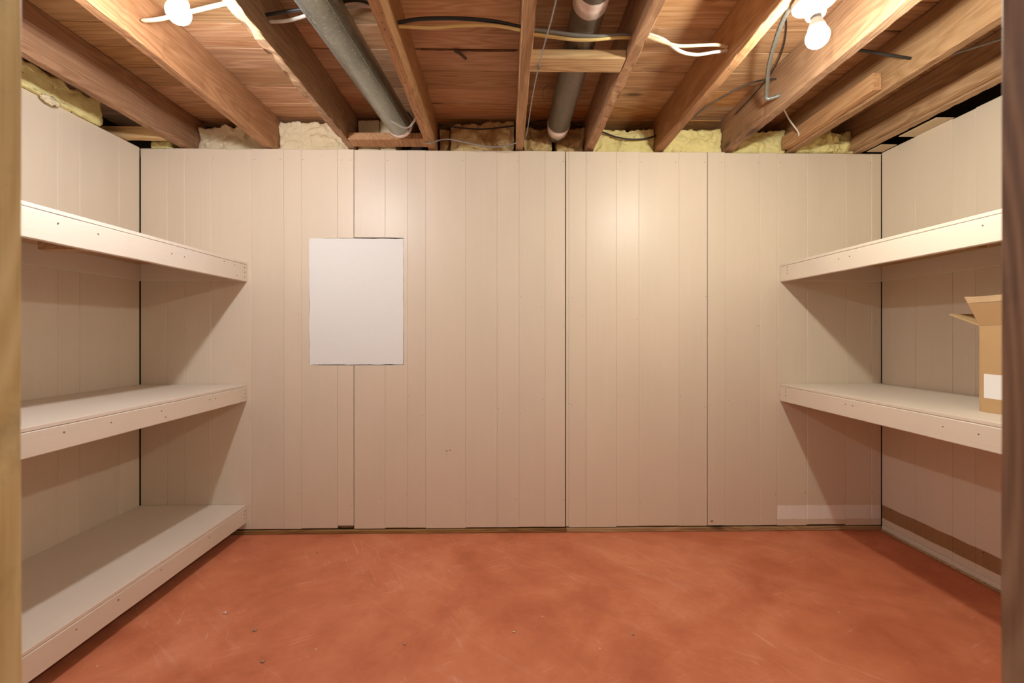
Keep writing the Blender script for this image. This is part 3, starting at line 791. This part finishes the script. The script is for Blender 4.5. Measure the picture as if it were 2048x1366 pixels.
shelf(-1, XL, -1.3375, 1.4145, 1.313, 'highest of the three stacked cream shelves, bare wood showing underneath', 'shelf_top',
      [(1.34, 1.375), (1.47, 1.372), (1.79, 1.365), (1.86, 1.365), (2.12, 1.39), (2.20, 1.385), (2.285, 1.385), (2.285, 1.36), (2.285, 1.335), (2.22, 1.335)],
      cleat=(1.63, 1.668, -1.70, -1.37, 1.350), seed=1)
shelf(-1, XL, -1.3395, 0.7815, 0.6935, 'middle of the three stacked cream shelves, half in shadow', 'shelf_top',
      [(1.36, 0.745), (1.52, 0.742), (1.74, 0.742), (1.76, 0.715), (2.02, 0.745), (2.06, 0.745), (2.29, 0.755), (2.29, 0.735), (2.29, 0.715)], seed=2)
shelf(-1, XL, -1.3415, 0.1555, 0.0600, 'lowest of the three stacked cream shelves, just clear of the red floor', 'shelf_top',
      [(1.40, 0.118), (1.55, 0.120), (1.74, 0.122), (2.02, 0.12), (2.292, 0.130), (2.292, 0.110), (2.292, 0.09)], foot=True, seed=3)
shelf(1, XR, 1.4605, 1.4125, 1.317, 'empty upper cream shelf on the side with the cardboard box', 'shelf_top',
      [(1.32, 1.375), (1.84, 1.372), (1.90, 1.372), (2.25, 1.388), (2.25, 1.372), (2.25, 1.356)], cleat=(1.60, 1.638, 1.49, 1.785, 1.362), seed=4)
shelf(1, XR, 1.4585, 0.7800, 0.6880, 'lower cream shelf carrying the open cardboard box', 'shelf_top',
      [(1.33, 0.735), (1.44, 0.735), (1.82, 0.742), (1.86, 0.742), (2.26, 0.757), (2.26, 0.742), (2.26, 0.722)], seed=5)

# ------------------------------------------------------------------ white foam board set into the boards
bm = bmesh.new()
def ragged(x0, x1, z0, z1, n=44, amp=0.0022):
    pts = []
    c = [(x0, z0), (x1, z0), (x1, z1), (x0, z1)]
    for (ax, az), (bx_, bz) in zip(c, c[1:] + c[:1]):
        for k in range(n):
            t = k / n
            q = noise.noise(Vector((ax * 5 + t * 9, az * 7 + bz, 2.2))) * amp + noise.noise(Vector((t * 40, ax + az, 4))) * amp * 0.5
            pts.append((ax + (bx_ - ax) * t + (q if ax == bx_ else 0), az + (bz - az) * t + (q if az == bz else 0)))
    return pts
foam = panel(ragged(HX0 + 0.0035, HX1 - 0.0030, HZ0 + 0.0035, HZ1 - 0.0045), YB - 0.0005, YB + 0.024, 0.0)
tag(obj('foam_board', foam, 'foam'), 'white rectangular foam board let into the beige board wall', 'board')

# ------------------------------------------------------------------ cardboard box on the lower right shelf
zb = 0.7805
bx0, bx1, by0, by1, bh = 1.622, 1.925, 1.130, 1.478, 0.291
box_e = empty('cardboard_box', ((bx0 + bx1) / 2, (by0 + by1) / 2, zb), 'open brown cardboard box with a white sticker, flaps up, by the dark stud', 'box')
t = 0.004
bm = bmesh.new()
for r in ((bx0, bx1, by0, by0 + t, zb, zb + bh), (bx0, bx1, by1 - t, by1, zb, zb + bh), (bx0, bx0 + t, by0 + t, by1 - t, zb, zb + bh), (bx1 - t, bx1, by0 + t, by1 - t, zb, zb + bh), (bx0 + t, bx1 - t, by0 + t, by1 - t, zb, zb + t)):
    box(*r, bev=0.0008, bm=bm)
obj('carton', bm, 'card', box_e)
def flap(p0, p1, out, w0, w1, name='flap', parent=None):
    """hinge p0-p1, outward vector, tapering"""
    p0, p1, out = Vector(p0), Vector(p1), Vector(out)
    d = (p1 - p0).normalized()
    nrm = d.cross(out).normalized() * (t / 2)
    bm = bmesh.new()
    n = 14
    rows = []
    for i in range(n + 1):
        u = i / n
        a = p0.lerp(p1, u)
        b = (p0 - d * w0).lerp(p1 + d * w1, u) + out
        j = noise.noise(Vector((u * 9, p0.x * 5, p0.y * 5))) * 0.003
        b = b + out.normalized() * j
        rows.append([bm.verts.new(q) for q in (a - nrm, b - nrm, b + nrm, a + nrm)])
    for a, b in zip(rows, rows[1:]):
        for k in range(4):
            bm.faces.new((a[k], a[(k + 1) % 4], b[(k + 1) % 4], b[k]))
    bm.faces.new(rows[0]); bm.faces.new(rows[-1])
    return obj(name, bm, 'card', parent or box_e)
zt = zb + bh + 0.001
f1 = flap((bx0 + t / 2, by0, zt), (bx0 + t / 2, by1, zt), (-0.026, 0, 0.076), 0.010, 0.012)
# pale torn strip along the free edge of the flap that faces the room
flap((bx0 - 0.0244, by0 - 0.010, zt + 0.0775), (bx0 - 0.0244, by1 + 0.012, zt + 0.0775), (-0.007, 0.0, 0.0195), 0.003, 0.005, 'torn_edge', f1).data.materials[0] = MT['card_edge']
flap((bx0, by1 - t / 2, zt), (bx1, by1 - t / 2, zt), (0, 0.105, 0.042), -0.003, -0.003)
flap((bx0, by0 + t / 2, zt), (bx1, by0 + t / 2, zt), (0, -0.10, 0.03), -0.003, -0.003)
flap((bx1 - t / 2, by0, zt), (bx1 - t / 2, by1, zt), (0.04, 0.0, 0.07), -0.003, -0.003)
stick = box(bx0 - 0.0008, bx0 - 0.0001, 1.345, 1.462, zb + 0.047, zb + 0.128)
tag(obj('sticker', stick, 'label', box_e), 'blank white paper sticker')

# ------------------------------------------------------------------ grit on the floor
spots = [(-1.042, 1.657, 'pale chip of grit on the red floor nearest the lowest shelf', 0.007, 'tape'),
         (-0.877, 1.560, 'round grey grit bead on the red floor, largest of the crumbs', 0.0055, 'grit'),
         (-0.769, 1.411, 'round grey grit bead on the red floor towards the doorway', 0.005, 'grit'),
         (0.032, 1.537, 'small pale sliver on the red floor near its middle', 0.004, 'tape'),
         (-0.337, 1.484, 'tiny grey grit crumb on the red floor, left of the middle', 0.004, 'grit'),
         (0.446, 1.518, 'tiny crumb of grit on the red floor facing the seam in the boards', 0.004, 'grit'),
         (-0.891, 2.110, 'tiny crumb of grit on the red floor below the foam board', 0.004, 'grit')]
for k, (x, y, lab, r, mt) in enumerate(spots):
    bm = bmesh.new()
    bmesh.ops.create_icosphere(bm, subdivisions=2, radius=r)
    for v in bm.verts:
        v.co += v.co.normalized() * noise.noise(v.co * 260 + Vector((k * 5, 0, 0))) * r * 0.4
        v.co.z *= 0.65
        if mt == 'tape': v.co.y *= 0.5; v.co.x *= 1.3
    lo = min(v.co.z for v in bm.verts)
    bmesh.ops.translate(bm, vec=(x, y, -lo), verts=bm.verts)
    tag(obj('grit', bm, mt, None, True), lab, 'grit', 'crumbs of grit on the floor')

S.cycles.max_bounces = 10
S.cycles.diffuse_bounces = 6
